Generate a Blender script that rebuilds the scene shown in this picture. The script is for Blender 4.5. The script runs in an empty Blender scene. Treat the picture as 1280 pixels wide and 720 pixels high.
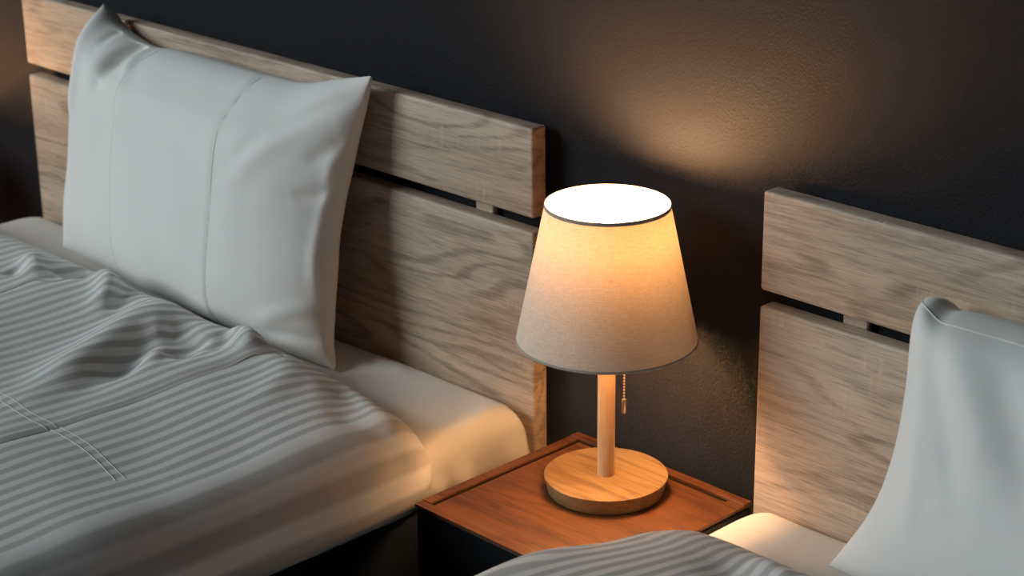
import bpy, bmesh, math
import numpy as np
from mathutils import Vector, Matrix, noise

scene = bpy.context.scene
COL = scene.collection

# ------------------------------------------------------------------ helpers
def link(name, me, mat=None, parent=None, smooth=False):
    o = bpy.data.objects.new(name, me)
    COL.objects.link(o)
    if mat is not None:
        me.materials.append(mat)
    if parent is not None:
        o.parent = parent
    if smooth:
        me.polygons.foreach_set('use_smooth', [True] * len(me.polygons))
        if smooth != 'all' and hasattr(me, 'set_sharp_from_angle'):
            me.set_sharp_from_angle(angle=math.radians(38))
    return o

def thing(name, label, cat, loc=(0, 0, 0), group=None):
    o = bpy.data.objects.new(name, None)
    COL.objects.link(o)
    o.empty_display_size = .1
    o.location = loc
    return tag(o, label, cat, group)

def tag(o, label, cat, group=None):
    o['label'] = label
    o['category'] = cat
    if group:
        o['group'] = group
    return o

def box_me(x0, x1, y0, y1, z0, z1, bevel=0., seg=3):
    bm = bmesh.new()
    bmesh.ops.create_cube(bm, size=1)
    for v in bm.verts:
        v.co = Vector((x0 + (v.co.x + .5) * (x1 - x0), y0 + (v.co.y + .5) * (y1 - y0), z0 + (v.co.z + .5) * (z1 - z0)))
    if bevel:
        bmesh.ops.bevel(bm, geom=bm.edges[:], offset=bevel, segments=seg, profile=.5, affect='EDGES')
    me = bpy.data.meshes.new('box')
    bm.to_mesh(me); bm.free()
    return me

def prism_me(pts, z0, z1, bevel=0.):
    bm = bmesh.new()
    b = [bm.verts.new((x, y, z0)) for x, y in pts]
    f = bm.faces.new(b)
    r = bmesh.ops.extrude_face_region(bm, geom=[f])
    for v in r['geom']:
        if isinstance(v, bmesh.types.BMVert):
            v.co.z = z1
    bmesh.ops.recalc_face_normals(bm, faces=bm.faces[:])
    if bevel:
        bmesh.ops.bevel(bm, geom=bm.edges[:], offset=bevel, segments=2, profile=.5, affect='EDGES')
    me = bpy.data.meshes.new('prism')
    bm.to_mesh(me); bm.free()
    return me

def lathe_me(prof, n=96, closed=False, cx=0, cy=0):
    """prof = [(r, z)...] bottom to top; r == 0 ends close as fans"""
    V = []; F = []; rings = []
    for r, z in prof:
        if r <= 1e-7:
            rings.append([len(V)]); V.append((cx, cy, z))
        else:
            rings.append(list(range(len(V), len(V) + n)))
            for k in range(n):
                a = 2 * math.pi * k / n
                V.append((cx + r * math.cos(a), cy + r * math.sin(a), z))
    pairs = list(zip(rings[:-1], rings[1:]))
    if closed:
        pairs.append((rings[-1], rings[0]))
    for A, B in pairs:
        for k in range(n):
            k2 = (k + 1) % n
            if len(A) == 1 and len(B) == 1:
                continue
            if len(A) == 1:
                F.append((A[0], B[k2], B[k]))
            elif len(B) == 1:
                F.append((A[k], A[k2], B[0]))
            else:
                F.append((A[k], A[k2], B[k2], B[k]))
    me = bpy.data.meshes.new('lathe')
    me.from_pydata(V, [], F); me.update()
    return me

def tube_me(P, r, n=8, caps=True):
    P = [Vector(p) for p in P]
    V = []; F = []
    prev = None
    for i, p in enumerate(P):
        t = (P[min(i + 1, len(P) - 1)] - P[max(i - 1, 0)]).normalized()
        if prev is None:
            a = Vector((0, 0, 1)) if abs(t.z) < .9 else Vector((1, 0, 0))
            nrm = t.cross(a).normalized()
        else:
            nrm = (prev - t * prev.dot(t)).normalized()
        prev = nrm
        b = t.cross(nrm)
        for k in range(n):
            a = 2 * math.pi * k / n
            V.append(p + (nrm * math.cos(a) + b * math.sin(a)) * r)
    for i in range(len(P) - 1):
        for k in range(n):
            F.append((i * n + k, i * n + (k + 1) % n, (i + 1) * n + (k + 1) % n, (i + 1) * n + k))
    if caps:
        F.append(tuple(range(n))[::-1])
        F.append(tuple((len(P) - 1) * n + k for k in range(n)))
    me = bpy.data.meshes.new('tube')
    me.from_pydata([tuple(v) for v in V], [], F); me.update()
    return me

# ------------------------------------------------------------------ materials
class NT:
    def __init__(self, name):
        self.m = bpy.data.materials.new(name)
        self.m.use_nodes = True
        self.t = self.m.node_tree
        self.t.nodes.clear()
        self.out = self.t.nodes.new('ShaderNodeOutputMaterial')
    def n(self, typ, **kw):
        nd = self.t.nodes.new(typ)
        for k, v in kw.items():
            if k == 'inp':
                for kk, vv in v.items():
                    if isinstance(vv, bpy.types.NodeSocket):
                        self.t.links.new(vv, nd.inputs[kk])
                    else:
                        nd.inputs[kk].default_value = vv
            else:
                setattr(nd, k, v)
        return nd
    def math(self, op, a, b=0., c=0., clamp=False):
        nd = self.n('ShaderNodeMath', operation=op, use_clamp=clamp, inp={0: a, 1: b, 2: c})
        return nd.outputs[0]
    def vmath(self, op, a, b):
        return self.n('ShaderNodeVectorMath', operation=op, inp={0: a, 1: b}).outputs[0]
    def noise(self, vec, scale, detail=3., rough=.55, dist=0.):
        return self.n('ShaderNodeTexNoise', inp={'Vector': vec, 'Scale': scale, 'Detail': detail, 'Roughness': rough, 'Distortion': dist}).outputs['Fac']
    def ramp(self, fac, stops):
        nd = self.n('ShaderNodeValToRGB', inp={0: fac})
        cr = nd.color_ramp
        while len(cr.elements) > 1:
            cr.elements.remove(cr.elements[-1])
        cr.elements[0].position = stops[0][0]; cr.elements[0].color = (*stops[0][1], 1)
        for p, c in stops[1:]:
            e = cr.elements.new(p); e.color = (*c, 1)
        return nd.outputs[0]
    def mix(self, f, a, b, mode='MIX'):
        nd = self.n('ShaderNodeMix', data_type='RGBA', blend_type=mode)
        for s, v in ((0, f), (6, a), (7, b)):
            if isinstance(v, bpy.types.NodeSocket):
                self.t.links.new(v, nd.inputs[s])
            else:
                nd.inputs[s].default_value = v if s == 0 else (*v, 1)
        return nd.outputs[2]
    def maprange(self, v, a, b, c=0., d=1.):
        return self.n('ShaderNodeMapRange', inp={0: v, 1: a, 2: b, 3: c, 4: d}).outputs[0]
    def bump(self, h, strength, dist):
        return self.n('ShaderNodeBump', inp={'Height': h, 'Strength': strength, 'Distance': dist}).outputs[0]
    def pbsdf(self, **inp):
        p = self.n('ShaderNodeBsdfPrincipled', inp={k.replace('_', ' '): v for k, v in inp.items()})
        self.t.links.new(p.outputs[0], self.out.inputs[0])
        return p
    def coords(self):
        return self.n('ShaderNodeTexCoord').outputs['Object']

def mat_plain(name, col, rough=.6, metallic=0., spec=.5):
    M = NT(name)
    M.pbsdf(Base_Color=(*col, 1), Roughness=rough, Metallic=metallic, Specular_IOR_Level=spec)
    return M.m

def mat_wall():
    M = NT('dark_wall_paint')
    c = M.coords()
    h = M.noise(c, 420., 2., .55)
    h2 = M.noise(c, 210., 1., .5)
    hh = M.math('ADD', h, M.math('MULTIPLY', h2, .9))
    patch = M.noise(c, 1.3, 3.)
    col = M.mix(M.maprange(patch, .3, .7), WALL_A, WALL_B)
    M.pbsdf(Base_Color=col, Roughness=.58, Specular_IOR_Level=.07, Normal=M.bump(hh, .45, .0015))
    return M.m

def mat_oak(name, light, mid, dark, strip=.12, z0=0., rough=.5):
    """long horizontal grain along x, saw marks across it, glued-up strips along z"""
    M = NT(name)
    c = M.coords()
    rnd = M.n('ShaderNodeObjectInfo').outputs['Random']
    sep = M.n('ShaderNodeSeparateXYZ', inp={0: c})
    x, y, z = sep.outputs
    idx = M.math('FLOOR', M.math('DIVIDE', M.math('SUBTRACT', z, z0), strip))
    wn = M.n('ShaderNodeTexWhiteNoise', noise_dimensions='2D')
    cmb = M.n('ShaderNodeCombineXYZ', inp={0: idx, 1: M.math('MULTIPLY', rnd, 31.)})
    M.t.links.new(cmb.outputs[0], wn.inputs['Vector'])
    w = wn.outputs['Value']
    offx = M.math('ADD', M.math('MULTIPLY', w, 23.), M.math('MULTIPLY', rnd, 57.))
    xo = M.math('ADD', x, offx)
    def v(sx, sy, sz):
        return M.n('ShaderNodeCombineXYZ', inp={0: M.math('MULTIPLY', xo, sx), 1: M.math('MULTIPLY', y, sy), 2: M.math('MULTIPLY', z, sz)}).outputs[0]
    big = M.noise(v(1.6, 9, 15), 1., 3., .5, .7)
    rings = M.math('SINE', M.math('MULTIPLY', M.math('ADD', M.noise(v(1.5, 9, 7.), 1., 2., .45, .3), M.math('MULTIPLY', z, .9)), 62.))
    ringz = M.maprange(rings, .1, 1.)
    streak = M.noise(v(5.5, 110, 190), 1., 4., .62, .5)
    fibre = M.noise(v(30, 400, 800), 1., 3., .6, .1)
    pores = M.maprange(M.noise(v(17, 300, 420), 1., 2., .5), .58, .70)
    # saw marks: short pale lines across the grain in patches
    sm_mask = M.maprange(M.noise(v(5.5, 9, 9), 1., 2., .5), .565, .66)
    sm = M.maprange(M.noise(v(150, 20, 9), 1., 1., .5), .53, .62)
    sm = M.math('MULTIPLY', M.math('MULTIPLY', sm, sm_mask), M.maprange(M.noise(v(60, 40, 60), 1., 2.), .3, .6))
    t = M.math('ADD', M.math('MULTIPLY', streak, .50), M.math('MULTIPLY', big, .50))
    t = M.math('ADD', t, M.math('MULTIPLY', M.math('SUBTRACT', fibre, .5), .55))
    t = M.math('ADD', t, M.math('MULTIPLY', M.math('SUBTRACT', w, .5), .13))
    t = M.math('SUBTRACT', t, M.math('MULTIPLY', ringz, M.math('MULTIPLY', M.maprange(big, .35, .6), .20)))
    col = M.ramp(t, [(.26, dark), (.46, mid), (.66, light)])
    col = M.mix(M.math('MULTIPLY', pores, .55), col, dark)
    col = M.mix(M.math('MULTIPLY', sm, .42), col, tuple(min(1, k * 1.25) for k in light))
    h = M.math('ADD', M.math('MULTIPLY', fibre, .6), M.math('MULTIPLY', pores, -.5))
    M.pbsdf(Base_Color=col, Roughness=rough, Specular_IOR_Level=.4, Normal=M.bump(h, .35, .0006))
    return M.m

def mat_wood(name, light, mid, dark, axis, rough=.38, sc=1., wave=40.):
    """fine-grained furniture wood, grain along axis 0/1/2"""
    M = NT(name)
    c = M.coords()
    sep = M.n('ShaderNodeSeparateXYZ', inp={0: c})
    ax = list(sep.outputs[:3])
    g = ax.pop(axis)
    a, b = ax
    def v(sg, sa, sb):
        return M.n('ShaderNodeCombineXYZ', inp={0: M.math('MULTIPLY', g, sg * sc), 1: M.math('MULTIPLY', a, sa * sc), 2: M.math('MULTIPLY', b, sb * sc)}).outputs[0]
    big = M.noise(v(2.5, 13, 13), 1., 3., .5, .5)
    rings = M.math('SINE', M.math('MULTIPLY', M.noise(v(2.2, 9, 9), 1., 2., .45, .4), wave))
    streak = M.noise(v(7, 110, 110), 1., 4., .6, .3)
    fibre = M.noise(v(40, 620, 620), 1., 2., .6)
    t = M.math('ADD', M.math('MULTIPLY', streak, .5), M.math('MULTIPLY', big, .5))
    t = M.math('ADD', t, M.math('MULTIPLY', M.math('SUBTRACT', fibre, .5), .3))
    t = M.math('SUBTRACT', t, M.math('MULTIPLY', M.maprange(rings, .0, 1.), .09))
    col = M.ramp(t, [(.33, dark), (.48, mid), (.64, light)])
    M.pbsdf(Base_Color=col, Roughness=rough, Specular_IOR_Level=.4, Normal=M.bump(fibre, .18, .0004))
    return M.m

def mat_cloth(name, col, stripes=None, period=.027, bump=.25):
    M = NT(name)
    c = M.coords()
    wr = M.noise(c, 55., 4., .55, .6)
    wv = M.noise(c, 900., 1., .5)
    h = M.math('ADD', wr, M.math('MULTIPLY', wv, .10))
    nrm = M.bump(h, bump, .003)
    base = (*col, 1)
    rough = .75
    if stripes is not None:
        uv = M.n('ShaderNodeUVMap', uv_map='cloth').outputs[0]
        u = M.n('ShaderNodeSeparateXYZ', inp={0: uv}).outputs[0]
        s = M.math('SINE', M.math('MULTIPLY', u, 2 * math.pi / period))
        f = M.maprange(s, -.45, .45)
        base = M.mix(f, stripes, col)  # sheen contrast of the satin stripes is painted into the base colour
        rough = M.maprange(f, 0., 1., .8, .5)
    M.pbsdf(Base_Color=base, Roughness=rough, Specular_IOR_Level=.3, Normal=nrm,
            Sheen_Weight=.12, Sheen_Roughness=.5)
    return M.m

def mat_shade():
    M = NT('linen_shade')
    c = M.coords()
    sep = M.n('ShaderNodeSeparateXYZ', inp={0: c})
    ang = M.math('ARCTAN2', sep.outputs[1], sep.outputs[0])
    cv = M.n('ShaderNodeCombineXYZ', inp={0: M.math('MULTIPLY', ang, 7.), 1: M.math('MULTIPLY', sep.outputs[2], 620.)}).outputs[0]
    ch = M.n('ShaderNodeCombineXYZ', inp={0: M.math('MULTIPLY', ang, 75.), 1: M.math('MULTIPLY', sep.outputs[2], 90.)}).outputs[0]
    weft = M.noise(cv, 1., 3., .6)
    warp = M.noise(ch, 1., 2., .6)
    slub = M.maprange(M.noise(M.n('ShaderNodeCombineXYZ', inp={0: M.math('MULTIPLY', ang, 11.), 1: M.math('MULTIPLY', sep.outputs[2], 420.)}).outputs[0], 1., 2.), .58, .75)
    t = M.math('ADD', M.math('MULTIPLY', weft, .6), M.math('MULTIPLY', warp, .4))
    k = M.maprange(t, .3, .7)
    k = M.math('SUBTRACT', k, M.math('MULTIPLY', slub, .45), clamp=True)
    dcol = M.mix(k, SHADE_D0, SHADE_D1)
    tcol = M.mix(k, SHADE_T0, SHADE_T1)
    nrm = M.bump(t, .3, .0006)
    dcol = M.mix(M.n('ShaderNodeNewGeometry').outputs['Backfacing'], dcol, (.80, .76, .68))
    d = M.n('ShaderNodeBsdfDiffuse', inp={'Color': dcol, 'Normal': nrm})
    tr = M.n('ShaderNodeBsdfTranslucent', inp={'Color': tcol})
    mx = M.n('ShaderNodeMixShader', inp={0: SHADE_MIX, 1: d.outputs[0], 2: tr.outputs[0]})
    M.t.links.new(mx.outputs[0], M.out.inputs[0])
    return M.m

def mat_emit(name, col, strength):
    M = NT(name)
    e = M.n('ShaderNodeEmission', inp={'Color': (*col, 1), 'Strength': strength})
    M.t.links.new(e.outputs[0], M.out.inputs[0])
    return M.m

# tunables
WALL_A, WALL_B = (.0150, .0158, .0192), (.0190, .0197, .0232)
SHADE_D0, SHADE_D1 = (.55, .50, .43), (.76, .70, .62)
SHADE_T0, SHADE_T1 = (.66, .46, .26), (.95, .72, .44)
SHADE_MIX = .0235
BULB = 620.
BULB_COL = (1., .525, .225)
DAY = 655.
DAY_COL = (.90, .985, 1.)
AMB = .012

M_wall = mat_wall()
M_floor = mat_wood('floor_boards', (.12, .085, .06), (.09, .065, .045), (.06, .04, .03), 1)
M_oak = mat_oak('grey_oak', (.62, .495, .385), (.50, .39, .295), (.27, .20, .145), strip=.11, z0=.17)
M_top = mat_wood('amber_wood', (.165, .063, .022), (.115, .041, .013), (.042, .013, .004), 0, .42, wave=60.)
M_groove = mat_plain('dark_groove', (.012, .006, .003), .9, spec=.1)
M_black = mat_plain('black_lacquer', (.006, .007, .009), .45, spec=.3)
M_navy = mat_plain('navy_upholstery', (.006, .011, .018), .9, spec=.1)
M_beech = mat_wood('pale_beech', (.37, .235, .107), (.305, .185, .076), (.18, .09, .032), 0, .4, wave=55.)
M_stem = mat_wood('pale_beech_stem', (.62, .43, .26), (.56, .38, .22), (.45, .28, .145), 2, .4, wave=20.)
M_pillow = mat_cloth('white_pillow_cotton', (.80, .80, .78), bump=.10)
M_sheet = mat_cloth('white_sheet_cotton', (.78, .77, .75), bump=.14)
M_duvet = mat_cloth('striped_satin_cotton', (.80, .80, .79), stripes=(.50, .50, .49), bump=.12)
M_seam = mat_plain('seam_thread', (.62, .62, .61), .8)
M_shade = mat_shade()
M_trim = mat_plain('shade_binding', (.42, .37, .32), .8)
M_brass = mat_plain('brushed_brass', (.75, .55, .36), .28, 1.)
M_bulb = mat_emit('warm_bulb', BULB_COL, BULB)
M_bulb_low = mat_emit('warm_bulb_dim', BULB_COL, BULB * .85)
M_white = mat_plain('white_plastic', (.7, .68, .62), .5)

# ------------------------------------------------------------------ the room
YW = .032
w = link('wall_back', box_me(-3.2, 3.6, YW, YW + .15, 0, 2.7), M_wall); w['kind'] = 'structure'
f = link('floor', box_me(-3.2, 3.6, -4.2, YW + .15, -.1, 0), M_floor); f['kind'] = 'structure'

# ------------------------------------------------------------------ beds
HF, HB = -.0106, .0186
def make_bed(x0, x1, label):
    wd = x1 - x0
    b = thing('bed', label, 'bed', (x0, 0, 0), 'beds with slatted oak headboards')
    link('headboard_plank', box_me(0, wd, HF, HB, .8727, 1.0112, .0045, 3), M_oak, b, True)
    link('headboard_plank', box_me(0, wd, HF, HB, .22, .8502, .0045, 3), M_oak, b, True)
    for xx in (.115, wd - .155):
        link('headboard_bracket', box_me(xx, xx + .04, HB, YW - .003, .16, .985, .002, 1), M_oak, b)
    link('bed_base', box_me(.012, wd - .012, -2.03, HF, .14, .480, .012, 3), M_navy, b, True)
    for xx in (.08, wd - .13):
        for yy in (-.12, -1.95):
            link('leg', box_me(xx, xx + .05, yy, yy + .05, 0, .14, .004, 2), M_black, b)
    return b
B1 = (-1.3915, .0045)
B2 = (.4317, 1.8277)
make_bed(*B1, 'oak headboard bed on the left of the bedside table, behind the full square pillow')
make_bed(*B2, 'oak headboard bed on the right of the lamp, mostly covered by pillow and duvet')

# ---- cloth surfaces ------------------------------------------------
def catmull(P, m=10):
    P = [np.array(p, float) for p in P]
    if len(P) == 2:
        return np.array([P[0] + (P[1] - P[0]) * t for t in np.linspace(0, 1, m)])
    Q = [2 * P[0] - P[1]] + P + [2 * P[-1] - P[-2]]
    out = []
    for i in range(1, len(Q) - 2):
        for t in np.linspace(0, 1, m, endpoint=False):
            a, b, c, d = Q[i - 1:i + 3]
            out.append(.5 * (2 * b + (c - a) * t + (2 * a - 5 * b + 4 * c - d) * t * t + (3 * b - a - 3 * c + d) * t ** 3))
    out.append(P[-1])
    return np.array(out)

def stroke(X, Y, pts, width, amp, ends=.35, wend=None):
    """a fold along a polyline: Gaussian section, fading at the ends (ends = faded fraction)"""
    C = catmull(pts)
    best = np.full(X.shape, 1e9); par = np.zeros(X.shape)
    L = np.concatenate([[0], np.cumsum(np.linalg.norm(np.diff(C, axis=0), axis=1))]); L /= L[-1]
    for i in range(len(C) - 1):
        a, b = C[i], C[i + 1]; ab = b - a; l2 = ab @ ab + 1e-12
        t = np.clip(((X - a[0]) * ab[0] + (Y - a[1]) * ab[1]) / l2, 0, 1)
        d = np.hypot(X - a[0] - t * ab[0], Y - a[1] - t * ab[1])
        k = d < best
        best[k] = d[k]; par[k] = (L[i] + t * (L[i + 1] - L[i]))[k]
    wd = width if wend is None else width + (wend - width) * par
    fade = np.ones(X.shape) if ends <= 0 else np.clip(np.minimum(par, 1 - par) / ends, 0, 1)
    fade = .25 + .75 * (fade * fade * (3 - 2 * fade)) if ends > 0 else fade
    return amp * fade * np.exp(-(best / wd) ** 2)

def vnoise(X, Y, s, seed=0.):
    return np.array([noise.noise(Vector((a * s + seed, b * s - seed, seed * .37))) for a, b in zip(X.ravel(), Y.ravel())]).reshape(X.shape)

def smooth(a, b, x):
    t = np.clip((x - a) / (b - a), 0, 1)
    return t * t * (3 - 2 * t)

def shell_me(OUT, INN, UV=None):
    """closed shell from two (n,m,3) grids sharing an outline"""
    n, m = OUT.shape[:2]
    V = np.concatenate([OUT.reshape(-1, 3), INN.reshape(-1, 3)])
    I = np.arange(n * m).reshape(n, m)
    q = np.stack([I[:-1, :-1], I[1:, :-1], I[1:, 1:], I[:-1, 1:]], -1).reshape(-1, 4)
    q2 = q[:, ::-1] + n * m
    rim = np.concatenate([I[:-1, 0], I[-1, :-1], I[1:, -1][::-1], I[0, 1:][::-1]])
    r2 = np.roll(rim, -1)
    q3 = np.stack([rim, rim + n * m, r2 + n * m, r2], -1)
    F = np.concatenate([q, q2, q3])
    me = bpy.data.meshes.new('cloth')
    me.from_pydata(V.tolist(), [], F.tolist())
    if UV is not None:
        uvl = me.uv_layers.new(name='cloth')
        U2 = np.concatenate([UV.reshape(-1, 2)] * 2)
        li = np.empty(len(me.loops), np.int32)
        me.loops.foreach_get('vertex_index', li)
        uvl.data.foreach_set('uv', U2[li].ravel())
    bm = bmesh.new(); bm.from_mesh(me)
    bmesh.ops.remove_doubles(bm, verts=bm.verts[:], dist=1e-5)
    bmesh.ops.recalc_face_normals(bm, faces=bm.faces[:])
    bm.to_mesh(me); bm.free()
    me.update()
    return me

def grid_spacing(segs):
    out = []
    for a, b, n in segs:
        out += list(np.linspace(a, b, n, endpoint=False))
    out.append(segs[-1][1])
    return np.array(out)

# mattress: rounded slab, domed top, sheet pulled tight with pucker lines at the corner
def make_mattress(x0, x1, label, wr, dip=()):
    xs = grid_spacing([(x0, x0 + .1, 16), (x0 + .1, x1 - .16, 60), (x1 - .16, x1, 34)])
    ys = grid_spacing([(-2.02, -.5, 30), (-.5, -.024, 90)])
    zt, zb = .572, .482
    # param: every vertical column of the top; sides are made by rounding the rim down to zb
    X, Y = np.meshgrid(xs, ys, indexing='ij')
    R = .052
    dx = np.minimum(X - x0, x1 - X); dy = np.minimum(Y + 2.02, -.024 - Y)
    def drop(d):
        k = np.clip(1 - d / R, 0, 1)
        return R * (1 - np.sqrt(np.clip(1 - k * k, 0, 1)))
    Z = zt - drop(dx) - drop(dy) * .22
    Z = Z + .004 * vnoise(X, Y, 5., 3.) * smooth(0, .1, dx)
    for pts, wdt, amp in dip:
        Z = Z + stroke(X, Y, pts, wdt, amp, .3)
    for pts, wdt, amp in wr:
        Z = Z + stroke(X, Y, pts, wdt, amp, .4)
    OUT = np.stack([X, Y, Z], -1)
    # side wall: rows down from the rim
    n, m = X.shape
    V = OUT.reshape(-1, 3).tolist(); F = []
    I = np.arange(n * m).reshape(n, m)
    for i in range(n - 1):
        for j in range(m - 1):
            F.append((I[i, j], I[i + 1, j], I[i + 1, j + 1], I[i, j + 1]))
    rim = [int(k) for k in np.concatenate([I[:-1, 0], I[-1, :-1], I[1:, -1][::-1], I[0, 1:][::-1]])]
    prev = rim
    for s in range(1, 9):
        row = []
        for k in rim:
            x, y, z = V[k]
            t = s / 8
            wob = .0055 * math.sin(y * 78 + 1.7 * math.sin(y * 31) + x * 60) * (.3 + .7 * math.sin(math.pi * min(1, t * .8)))
            bul = .006 * math.sin(math.pi * t)
            nx = (1 if x > x1 - 1e-4 else -1 if x < x0 + 1e-4 else 0)
            row.append(len(V)); V.append((x + nx * (bul + wob), y, z + (zb - z) * t))
        for a in range(len(rim)):
            b = (a + 1) % len(rim)
            F.append((prev[a], row[a], row[b], prev[b]))
        prev = row
    F.append(tuple(prev))
    me = bpy.data.meshes.new('mattress')
    me.from_pydata(V, [], F)
    bm = bmesh.new(); bm.from_mesh(me); bmesh.ops.recalc_face_normals(bm, faces=bm.faces[:]); bm.to_mesh(me); bm.free()
    o = link('mattress', me, M_sheet, None, 'all')
    return tag(o, label, 'mattress', 'mattresses under white fitted sheets')

# duvet
def make_duvet(x0, x1, yh, strokes, T0, label, seams, gx, gy, seed, cr=(.10, .10), hang=.03, slant=None, pull=None):
    """x0, x1: mattress sides; yh: head edge. Param X follows the cloth across the bed, Y along it."""
    R, zm, inset = .05, .584, .03
    xa, xb = x0 + inset, x1 - inset
    drop = .5 * math.pi * R + hang
    Xa, Xb, Ya, Yb = xa - drop, xb + drop, -2.0, yh
    X, Y = np.meshgrid(grid_spacing([(Xa if a is None else a, Xb if b is None else b, n) for a, b, n in gx]), grid_spacing([(Ya if a is None else a, Yb if b is None else b, n) for a, b, n in gy]), indexing='ij')
    # rounded corners: points outside are pulled on to the outline
    def clamp(X, Y):
        X = X.copy(); Y = Y.copy()
        for cx, sx, r in ((Xa, 1, cr[0]), (Xb, -1, cr[1])):
            ox, oy = cx + sx * r, Yb - r
            k = ((X - ox) * sx < 0) & (Y > oy)
            dd = np.hypot(X - ox, Y - oy)
            k &= dd > r
            X[k] = ox + (X[k] - ox) * r / dd[k]; Y[k] = oy + (Y[k] - oy) * r / dd[k]
        return X, Y
    X, Y = clamp(X, Y)
    def dist(X, Y):
        d = np.minimum(np.minimum(X - Xa, Xb - X), np.minimum(Y - Ya, Yb - Y))
        for cx, sx, r in ((Xa, 1, cr[0]), (Xb, -1, cr[1])):
            ox, oy = cx + sx * r, Yb - r
            k = ((X - ox) * sx < 0) & (Y > oy)
            d = np.where(k, np.minimum(d, r - np.hypot(X - ox, Y - oy)), d)
        return np.maximum(d, 0)
    def mid(X, Y):
        if pull:
            X = X + pull[2] * smooth(pull[0], pull[1], Y) * (1 - smooth(Xa, Xa + .35, X))
        a = np.where(X > xb, (X - xb) / R, np.where(X < xa, (X - xa) / R, 0.))
        aa = np.clip(np.abs(a), 0, math.pi / 2); s = np.sign(a)
        ext = np.maximum(np.abs(a) - math.pi / 2, 0) * R
        px = np.clip(X, xa, xb) + s * R * np.sin(aa)
        pz = zm - R * (1 - np.cos(aa)) - ext
        N = np.stack([s * np.sin(aa), 0 * aa, np.cos(aa)], -1)
        if slant:
            s0, s1, am = slant
            Y = Y - am * smooth(s0, s1, X) * smooth(-.9, -.15, Y)
        return np.stack([px, Y, pz], -1), N
    def thick(X, Y):
        d = dist(X, Y)
        e = np.clip(d / .085, 0, 1); prof = np.sqrt(np.clip(1 - (1 - e) ** 2, 0, 1))
        t = T0 * prof
        n1 = vnoise(X, Y, 4.2, seed); n2 = vnoise(X, Y, 11., seed + 5)
        t = t + (n1 * .010 + n2 * .0025) * smooth(0, .09, d)
        for st in strokes:
            t = t + stroke(X, Y, *st) * smooth(0, .045, d)
        return np.maximum(t, 0.0), d
    P, N = mid(X, Y)
    T, d = thick(X, Y)
    OUT = P + N * T[..., None]
    INN = P - N * (.004 * smooth(0, .02, d))[..., None]
    o = link('duvet', shell_me(OUT, INN, np.stack([X, Y], -1)), M_duvet, None, 'all')
    tag(o, label, 'duvet', 'white striped duvets')
    for pts, r, nm in seams:
        C = catmull(pts, 14)
        xx, yy = C[:, 0], C[:, 1]
        p, nn = mid(xx, yy)
        t, _ = thick(xx, yy)
        link(nm, tube_me((p + nn * (t + r * .15)[:, None]).tolist(), r, 8), M_seam, o, 'all')
    return o

# pillow: two bulging faces meeting in an edge seam, on a plane leaning against the headboard
def coons(B, T, L, Rr, U, V):
    """boundary polylines given as (s -> point) arrays; U,V in 0..1"""
    def ev(C, s):
        i = np.linspace(0, 1, len(C))
        return np.stack([np.interp(s, i, C[:, 0]), np.interp(s, i, C[:, 1])], -1)
    b, t, l, r = ev(B, U), ev(T, U), ev(L, V), ev(Rr, V)
    c00, c10, c01, c11 = B[0], B[-1], T[0], T[-1]
    u, v = U[..., None], V[..., None]
    return (1 - v) * b + v * t + (1 - u) * l + u * r - ((1 - u) * (1 - v) * c00 + u * (1 - v) * c10 + (1 - u) * v * c01 + u * v * c11)

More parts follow.
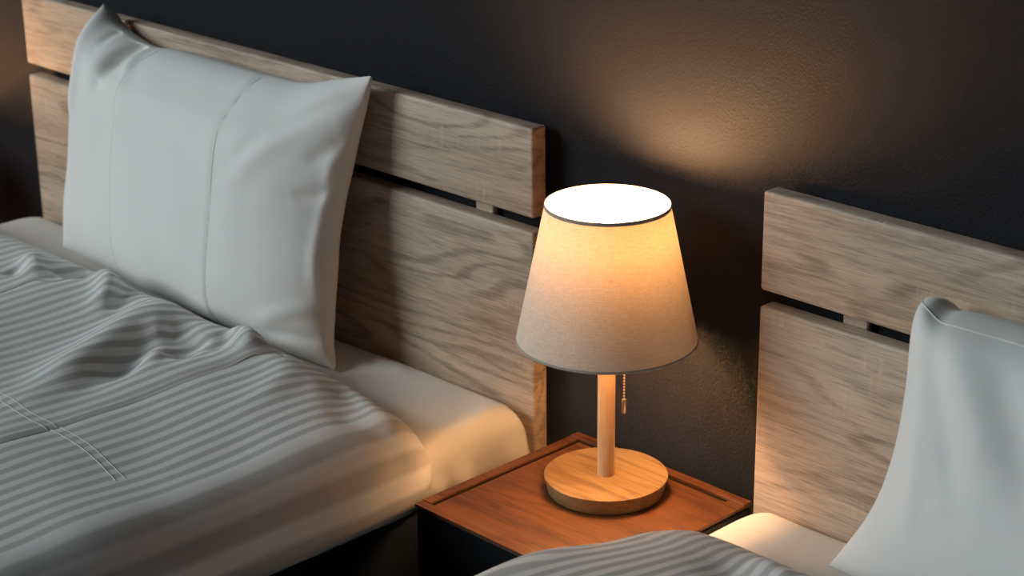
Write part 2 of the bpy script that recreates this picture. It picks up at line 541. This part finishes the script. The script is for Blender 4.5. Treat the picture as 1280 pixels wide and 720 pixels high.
def make_pillow(p0, top, B, T, L, Rr, TF, TB, strokes, seed, label, nu=300, nv=200, flap=None, flange=None, seams=()):
    p0 = np.array(p0, float); tv = np.array(top, float) - p0; tv /= np.linalg.norm(tv)
    nrm = np.cross([1, 0, 0], tv)            # towards the room
    def sp(n, k):                             # denser near the borders
        s = np.linspace(-1, 1, n)
        return .5 + .5 * np.sin(s * math.pi / 2 * k) / math.sin(math.pi / 2 * k)
    U, V = np.meshgrid(sp(nu, .8), sp(nv, .8), indexing='ij')
    cur = [catmull(c, 16) for c in (B, T, L, Rr)]
    def base(U, V):
        return coons(*cur, U, V)
    def frontT(U, V):
        q = base(U, V); X, Y = q[..., 0], q[..., 1]
        a = np.abs(2 * U - 1); b = np.abs(2 * V - 1)
        s = ((1 - a ** 2.4) * (1 - b ** 2.4))
        s = np.clip(s, 0, 1) ** .62
        env = smooth(0, .22, np.clip(s, 0, 1))
        t = TF * s + .0035 * vnoise(X, Y, 9., seed) * env + .006 * vnoise(X, Y, 4., seed + 9) * env
        for st in strokes:
            t = t + stroke(X, Y, *st) * env
        if flap:
            x1, x2, h, soft = flap
            bend = .0
            t = t + h * (1 + 1.2 * smooth(.40, .45, Y)) * smooth(x1 - .004, x1 + .004, X - .018 * smooth(.36, .45, Y)) * (1 - smooth(x2 - soft, x2 + soft * .2, X - .014 * smooth(.36, .45, Y))) * smooth(0, .05, s)
        return t
    q = base(U, V)
    a = np.abs(2 * U - 1); b = np.abs(2 * V - 1)
    s = np.clip((1 - a ** 2.4) * (1 - b ** 2.4), 0, 1) ** .62
    X, Y = q[..., 0], q[..., 1]
    side = smooth(0, .3, s)
    tb = TB * s ** .5 + .004 * vnoise(X, Y, 14., seed + 3) * side
    tf = frontT(U, V)
    P = p0 + np.stack([X, 0 * X, 0 * X], -1) + Y[..., None] * tv
    OUT = P + nrm * tf[..., None]
    INN = P - nrm * tb[..., None]
    o = link('pillow', shell_me(OUT, INN), M_pillow, None, 'all')
    tag(o, label, 'pillow', 'white pillows propped on the headboards')
    for nm, c, r in seams:
        C = catmull(c, 16)
        ug = np.linspace(0, 1, 400)                   # points are (x, height fraction): find u for each
        C[:, 0] = [np.interp(x_, base(ug, np.full(400, v_))[:, 0], ug) for x_, v_ in C]
        qq = base(C[:, 0], C[:, 1]); tt = frontT(C[:, 0], C[:, 1])
        pp = p0 + np.stack([qq[:, 0], 0 * qq[:, 0], 0 * qq[:, 0]], -1) + qq[:, 1:2] * tv + nrm * (tt + r * .1)[:, None]
        link(nm, tube_me(pp.tolist(), r, 8), M_pillow, o, 'all')
    return o

# ---- left bed
make_mattress(-1.41, .004, 'white sheeted mattress on the left bed, its corner lit warm beside the bedside table',
    wr=[([(-.30, -.10), (-.36, -.05)], .009, .006), ([(-.26, -.09), (-.33, -.035)], .009, .006), ([(-.22, -.08), (-.30, -.03)], .009, .005), ([(-.2, -.2), (-.05, -.06)], .03, .004), ([(-.12, -.16), (-.05, -.12)], .012, .003),
        ([(-.02, -.14), (-.04, -.045)], .010, .003)],
    dip=[([(-1.1, -.12), (-.6, -.10), (-.36, -.10)], .12, -.017)])

LS = [ # (points, width, height, faded ends)
    ([(-.429, -.617), (-.475, -.527), (-.52, -.433), (-.567, -.341), (-.603, -.262), (-.624, -.215)], .040, .021, .3),
    ([(-.404, -.53), (-.447, -.43), (-.481, -.34), (-.519, -.266)], .030, -.020, .3),
    ([(-.400, -.44), (-.47, -.365), (-.545, -.306)], .022, .015, .3),
    ([(-.405, -.396), (-.423, -.343), (-.454, -.29)], .024, -.017, .3),
    ([(-.445, -.225), (-.38, -.256), (-.325, -.30)], .028, .022, .25),
    ([(-.380, -.335), (-.400, -.288), (-.440, -.25)], .022, -.015, .3),
    ([(-.86, -.205), (-.79, -.245), (-.71, -.295), (-.65, -.35)], .024, .020, .25),
    ([(-.836, -.315), (-.84, -.278), (-.82, -.250)], .030, -.020, .3),
    ([(-.634, -.345), (-.69, -.285), (-.72, -.25)], .020, -.010, .3),
    ([(-.96, -.29), (-.85, -.352)], .022, .015, .3),
    ([(-.93, -.36), (-.885, -.34)], .022, -.009, .3),
    ([(-.19, -.24), (-.05, -.30), (.03, -.33)], .03, -.010, .3),
    ([(-.30, -.26), (-.20, -.33), (-.16, -.42)], .03, .006, .3),
    ([(-.16, -.250), (-.06, -.272), (.01, -.295)], .018, -.004, .3),
    ([(-.02, -.30), (.03, -.36), (.06, -.45)], .022, .006, .3),
    ([(-.307, -.9), (-.307, -.6), (-.309, -.3), (-.28, -.26)], .006, -.0045, .05),
]
make_duvet(-1.41, .004, -.205, LS, .064, 'white striped duvet spread over the left bed, crumpled along its head edge',
    [([(-.309, -1.1), (-.301, -.74), (-.301, -.664), (-.307, -.554), (-.307, -.474), (-.307, -.39), (-.311, -.298), (-.288, -.262)], .0013, 'side_seam'),
     ([(-.52, -.655), (-.445, -.660), (-.356, -.668), (-.299, -.665), (-.225, -.667), (-.166, -.673), (-.101, -.685)], .0008, 'hem_stitching'),
     ([(-.52, -.641), (-.445, -.645), (-.372, -.652), (-.302, -.650), (-.228, -.652), (-.150, -.662), (-.101, -.67)], .0007, 'hem_stitching'),
     ([(-.834, -.60), (-.834, -.429), (-.839, -.365), (-.813, -.334), (-.819, -.291), (-.798, -.262)], .0012, 'side_seam')],
    [(None, -1.0, 50), (-1.0, -.15, 170), (-.15, None, 62)], [(None, -1.0, 36), (-1.0, -.45, 80), (-.45, None, 84)], 1.3, cr=(.1, .065), slant=(-.28, .08, .050))

make_pillow((0, -.138, .562), (0, -.050, 1.02),
    B=[(-1.118, .028), (-.9, .016), (-.6, .012), (-.45, .010), (-.325, .012)],
    T=[(-1.049, .492), (-1.037, .483), (-1.005, .461), (-.94, .445), (-.89, .440), (-.80, .447), (-.55, .447), (-.46, .452), (-.39, .470), (-.312, .488)],
    L=[(-1.118, .028), (-1.120, .12), (-1.108, .27), (-1.084, .40), (-1.066, .452), (-1.049, .492)],
    Rr=[(-.325, .012), (-.348, .05), (-.355, .12), (-.362, .23), (-.345, .35), (-.332, .41), (-.312, .488)],
    TF=.085, TB=.057,
    strokes=[([(-.884, .471), (-.905, .444), (-.929, .412), (-.945, .37)], .018, -.030, .3),
             ([(-.975, .483), (-.98, .454), (-.991, .424)], .010, -.008, .3),
             ([(-.94, .462), (-.885, .43), (-.865, .38)], .016, .010, .3),
             ([(-1.03, .49), (-1.035, .435), (-1.035, .362), (-1.03, .27)], .020, .010, .3),
             ([(-.32, .48), (-.36, .452), (-.44, .399), (-.53, .33)], .018, .007, .3),
             ([(-.33, .462), (-.38, .430), (-.47, .374), (-.54, .314)], .016, -.006, .3),
             ([(-.335, .43), (-.38, .405), (-.46, .351), (-.53, .277)], .02, .005, .3),
             ([(-.335, .39), (-.36, .365), (-.40, .33)], .014, -.005, .3),
             ([(-.345, .32), (-.37, .29), (-.42, .277)], .012, -.004, .3),
             ([(-.34, .107), (-.39, .096), (-.46, .062)], .014, .004, .3),
             ([(-.33, .05), (-.39, .052), (-.47, .044)], .012, -.005, .3),
             ([(-.352, .36), (-.36, .30), (-.37, .2), (-.36, .12)], .012, .006, .2)],
    seed=2.2, label='upright white pillow with flap seams leaning on the left headboard',
    flap=(-.868, -.580, .0022, .004),
    seams=[('flap_seam', [(-.842, .985), (-.860, .88), (-.868, .7), (-.868, .5), (-.868, .25), (-.868, .05)], .0007), ('flap_seam', [(-.562, .985), (-.572, .88), (-.580, .7), (-.580, .5), (-.580, .25), (-.580, .05)], .0006)])

# ---- right bed
make_mattress(.435, 1.832, 'white sheeted mattress on the right bed, its rounded corner beside the bedside table',
    wr=[([(.50, -.2), (.6, -.12)], .03, .003)], dip=[([(.75, -.15), (1.1, -.12)], .12, -.008)])
make_duvet(.432, 1.832, -.20, [([(.55, -.30), (.68, -.32), (.8, -.36)], .03, -.008, .3), ([(.62, -.26), (.72, -.28)], .02, .008, .3)], .060,
    'white striped duvet across the right bed, only its near corner showing by the bedside table',
    [], [(None, .75, 100), (.75, 1.4, 60), (1.4, None, 24)], [(None, -1.0, 30), (-1.0, -.45, 60), (-.45, None, 70)], 7.7, cr=(.12, .1), slant=(.60, .36, .03), pull=(-.50, -.29, .085))
make_pillow((0, -.14, .562), (0, -.052, 1.02),
    B=[(.655, .03), (.9, .016), (1.2, .016), (1.46, .022)],
    T=[(.728, .400), (.742, .401), (.764, .393), (.79, .396), (.862, .398), (1.1, .40), (1.4, .42), (1.47, .44)],
    L=[(.655, .03), (.700, .116), (.720, .19), (.724, .29), (.720, .36), (.722, .388), (.728, .400)],
    Rr=[(1.46, .022), (1.44, .1), (1.435, .22), (1.45, .35), (1.47, .44)],
    TF=.085, TB=.052,
    strokes=[([(.764, .382), (.8, .319), (.835, .251), (.861, .181)], .022, -.007, .3),
             ([(.80, .382), (.855, .316), (.899, .234)], .026, .006, .3),
             ([(.86, .37), (.92, .30), (.96, .2)], .026, -.006, .3),
             ([(.77, .29), (.785, .22), (.79, .12)], .018, .005, .3),
             ([(.749, .282), (.763, .326)], .008, -.003, .3)],
    seed=4.1, label='tall white pillow leaning on the right headboard, softly creased from its corner',
    seams=[('hem_seam', [(.727, .925), (.80, .935), (.9, .94), (1.1, .94), (1.4, .94)], .0010)])

# ------------------------------------------------------------------ bedside table
NX0, NX1, NYF, NZ = .0874, .4221, -.3308, .55
def make_nightstand(dx, label, dz=0.):
    t = thing('nightstand', label, 'bedside table', (NX0 + dx, 0, 0), 'bedside tables')
    W, D = NX1 - NX0, -NYF
    H = NZ + dz
    s, g = .0165, .0072       # edge strip and groove widths
    zt0 = H - .0045
    # main board with tongues that meet the strips at the groove ends
    pts = [(0, -D), (W, -D), (W, -s), (W - .028, -s), (W - .028, -s - g), (s + g, -s - g), (s + g, -D + .015), (0, -D + .015)]
    link('table_top', prism_me(pts, zt0, H, .0006), M_top, t)
    link('groove_floor', box_me(.004, W - .01, -D + .01, -.004, zt0 - .004, H - .0014), M_groove, t)
    link('edge_strip', box_me(0, s, -D + .0152, -s, zt0, H + .0012, .0007, 2), M_top, t)
    link('edge_strip', box_me(0, W, -s + .0002, 0, zt0, H + .0024, .0007, 2), M_top, t)
    link('carcass', box_me(.001, W - .001, -D + .018, -.001, .08, zt0 - .0045, .001, 1), M_black, t)
    d = link('drawer', box_me(.003, W - .003, -D + .001, -D + .0175, .34, zt0 - .0005, .0012, 2), M_black, t)
    link('drawer', box_me(.003, W - .003, -D + .001, -D + .0175, .09, .335, .0012, 2), M_black, t)
    link('plinth', box_me(.02, W - .02, -D + .03, -.01, 0, .0795), M_black, t)
    return t
make_nightstand(0, 'amber wood topped black bedside table standing between the two beds under the lamp')

# ------------------------------------------------------------------ lamp
LX, LY = .248, -.1112
def make_lamp(lx, ly, z, label, glow=None):
    t = thing('table_lamp', label, 'table lamp', (lx, ly, z), 'bedside table lamps')
    base = [(0, 0), (.0795, 0), (.0815, .0006), (.0826, .002), (.0872, .0225), (.0876, .0238), (.0872, .0246), (.0862, .0249), (.05, .0247), (0, .0245)]
    base = [(r_, z_ + .0002) for r_, z_ in base]
    link('base', lathe_me(base, 128), M_beech, t, True)
    link('stem', lathe_me([(0, .0246), (.0123, .0246), (.0123, .26), (.0118, .262), (0, .262)], 48), M_stem, t, True)
    link('socket', lathe_me([(0, .262), (.016, .2625), (.0185, .268), (.0185, .300), (.016, .303), (0, .303)], 40), M_white, t, True)
    # unseen LED bulb: opaque collar widened to block downward light, glowing dome above it
    link('blocking_collar', lathe_me([(0, .303), (.0135, .3032), (.0145, .318), (.0280, BZ - .001), (.0275, BZ - .0005), (0, BZ - .0005)], 40), M_white, t, True)
    prof = [(0, BZ + .0008), (.0285, BZ + .0008)] + [(max(0, .0300 * math.cos(q)), BZ + .010 + .042 * math.sin(q)) for q in np.linspace(-.05, math.pi / 2, 9)]
    prof[-1] = (0, prof[-1][1])
    link('bulb', lathe_me(prof, 20, cx=.010), glow or M_bulb, t, 'all')
    z0, r0, z1, r1 = .231, .1253, .4238, .0850
    sh = link('lamp_shade', lathe_me([(r0 + (r1 - r0) * k / 24, z0 + (z1 - z0) * k / 24) for k in range(25)], 160), M_shade, t, 'all')
    def ring(r, zz, a, b):
        return lathe_me([(r + a * math.cos(q), zz + b * math.sin(q)) for q in np.linspace(0, 2 * math.pi, 10, endpoint=False)], 160, closed=True)
    link('shade_binding', ring(r1, z1, .0011, .0030), M_trim, sh, 'all')
    link('shade_binding', ring(r0, z0, .0010, .0020), M_trim, sh, 'all')
    # three wires carry the shade from the socket
    for k in range(3):
        a = .5 + k * 2 * math.pi / 3
        zz = .285
        rr = r0 + (r1 - r0) * (zz - z0) / (z1 - z0)
        link('shade_wire', tube_me([(.0185 * math.cos(a), .0185 * math.sin(a), zz), (.06 * math.cos(a), .06 * math.sin(a), zz - .004), ((rr - .0012) * math.cos(a), (rr - .0012) * math.sin(a), zz)], .0011, 6), M_white, t)
    # beaded pull chain with a little cylinder at its end
    cx, cy = .0245 * .70, .0245 * .7141
    V = []; bm = bmesh.new()
    n = 30
    zt = .2755
    for k in range(n):
        mt = Matrix.Translation((cx, cy, zt - .00455 * k))
        bmesh.ops.create_icosphere(bm, subdivisions=2, radius=.00165, matrix=mt)
    bmesh.ops.create_cone(bm, cap_ends=True, segments=6, radius1=.0004, radius2=.0004, depth=.00455 * n, matrix=Matrix.Translation((cx, cy, zt - .00455 * n / 2)))
    bmesh.ops.create_cone(bm, cap_ends=True, segments=8, radius1=.0012, radius2=.0012, depth=.014, matrix=Matrix.Translation((cx * .72, cy * .72, zt)) @ Matrix.Rotation(math.atan2(cy, cx), 4, 'Z') @ Matrix.Rotation(math.pi / 2, 4, 'Y'))
    me = bpy.data.meshes.new('chain'); bm.to_mesh(me); bm.free()
    ch = link('pull_chain', me, M_brass, t, 'all')
    ze = zt - .00455 * n
    link('chain_pull', lathe_me([(0, ze - .0215), (.0028, ze - .0213), (.0031, ze - .0205), (.0031, ze - .0005), (.0026, ze + .0006), (.0012, ze + .0012), (0, ze + .0012)], 24, cx=cx, cy=cy), M_brass, ch, True)
    return t
BZ = .355
# the second bedside table and its lamp, beyond the far side of the left bed: its light falls on the wall and the planks there
make_nightstand(-1.95, 'lower bedside table beyond the far side of the left bed', -.27)
make_lamp(-1.70, -.19, NZ - .27, 'lit lamp beyond the far side of the left bed', M_bulb_low)
make_lamp(LX, LY, NZ, 'lit linen shade lamp with round wooden base on the bedside table')

# ------------------------------------------------------------------ light, camera
def area(name, loc, target, sx, sy, power, col):
    l = bpy.data.lights.new(name, 'AREA')
    l.shape = 'RECTANGLE'; l.size = sx; l.size_y = sy; l.energy = power; l.color = col
    o = bpy.data.objects.new(name, l); COL.objects.link(o)
    o.location = loc
    d = Vector(target) - Vector(loc)
    o.rotation_euler = d.to_track_quat('-Z', 'Y').to_euler()
    return o
area('window_daylight', (-6.2, -7.5, 4.7), (0, -.3, .65), 5.0, 4.0, DAY, DAY_COL)

wd = bpy.data.worlds.new('room_ambience')
scene.world = wd
wd.use_nodes = True
bg = wd.node_tree.nodes.get('Background') or wd.node_tree.nodes.new('ShaderNodeBackground')
bg.inputs[0].default_value = (.62, .80, 1., 1)
bg.inputs[1].default_value = AMB

cam = bpy.data.cameras.new('camera')
co = bpy.data.objects.new('camera', cam); COL.objects.link(co)
yaw, pit, rol = (math.radians(a) for a in (45.7993, 20.4336, -.6519))
fw = Vector((-math.sin(yaw) * math.cos(pit), math.cos(yaw) * math.cos(pit), -math.sin(pit)))
r = fw.cross(Vector((0, 0, 1))).normalized(); u = r.cross(fw)
r2 = r * math.cos(rol) + u * math.sin(rol); u2 = -r * math.sin(rol) + u * math.cos(rol)
m = Matrix((r2, u2, -fw)).transposed().to_4x4()
m.translation = Vector((1.9659, -1.9628, 1.7959))
co.matrix_world = m
cam.sensor_width = 36.; cam.sensor_fit = 'HORIZONTAL'
cam.lens = 2467.77 / 1280 * 36.
cam.clip_start = .05
cam.dof.use_dof = True
cam.dof.focus_distance = (Vector((LX, LY - .06, NZ + .15)) - m.translation).dot(fw)
cam.dof.aperture_fstop = 5.6
scene.camera = co

vs = scene.view_settings
vs.view_transform = 'Standard'; vs.look = 'None'; vs.exposure = 0.; vs.gamma = 1.; vs.use_curve_mapping = False
scene.cycles.max_bounces = 10
scene.cycles.transmission_bounces = 6
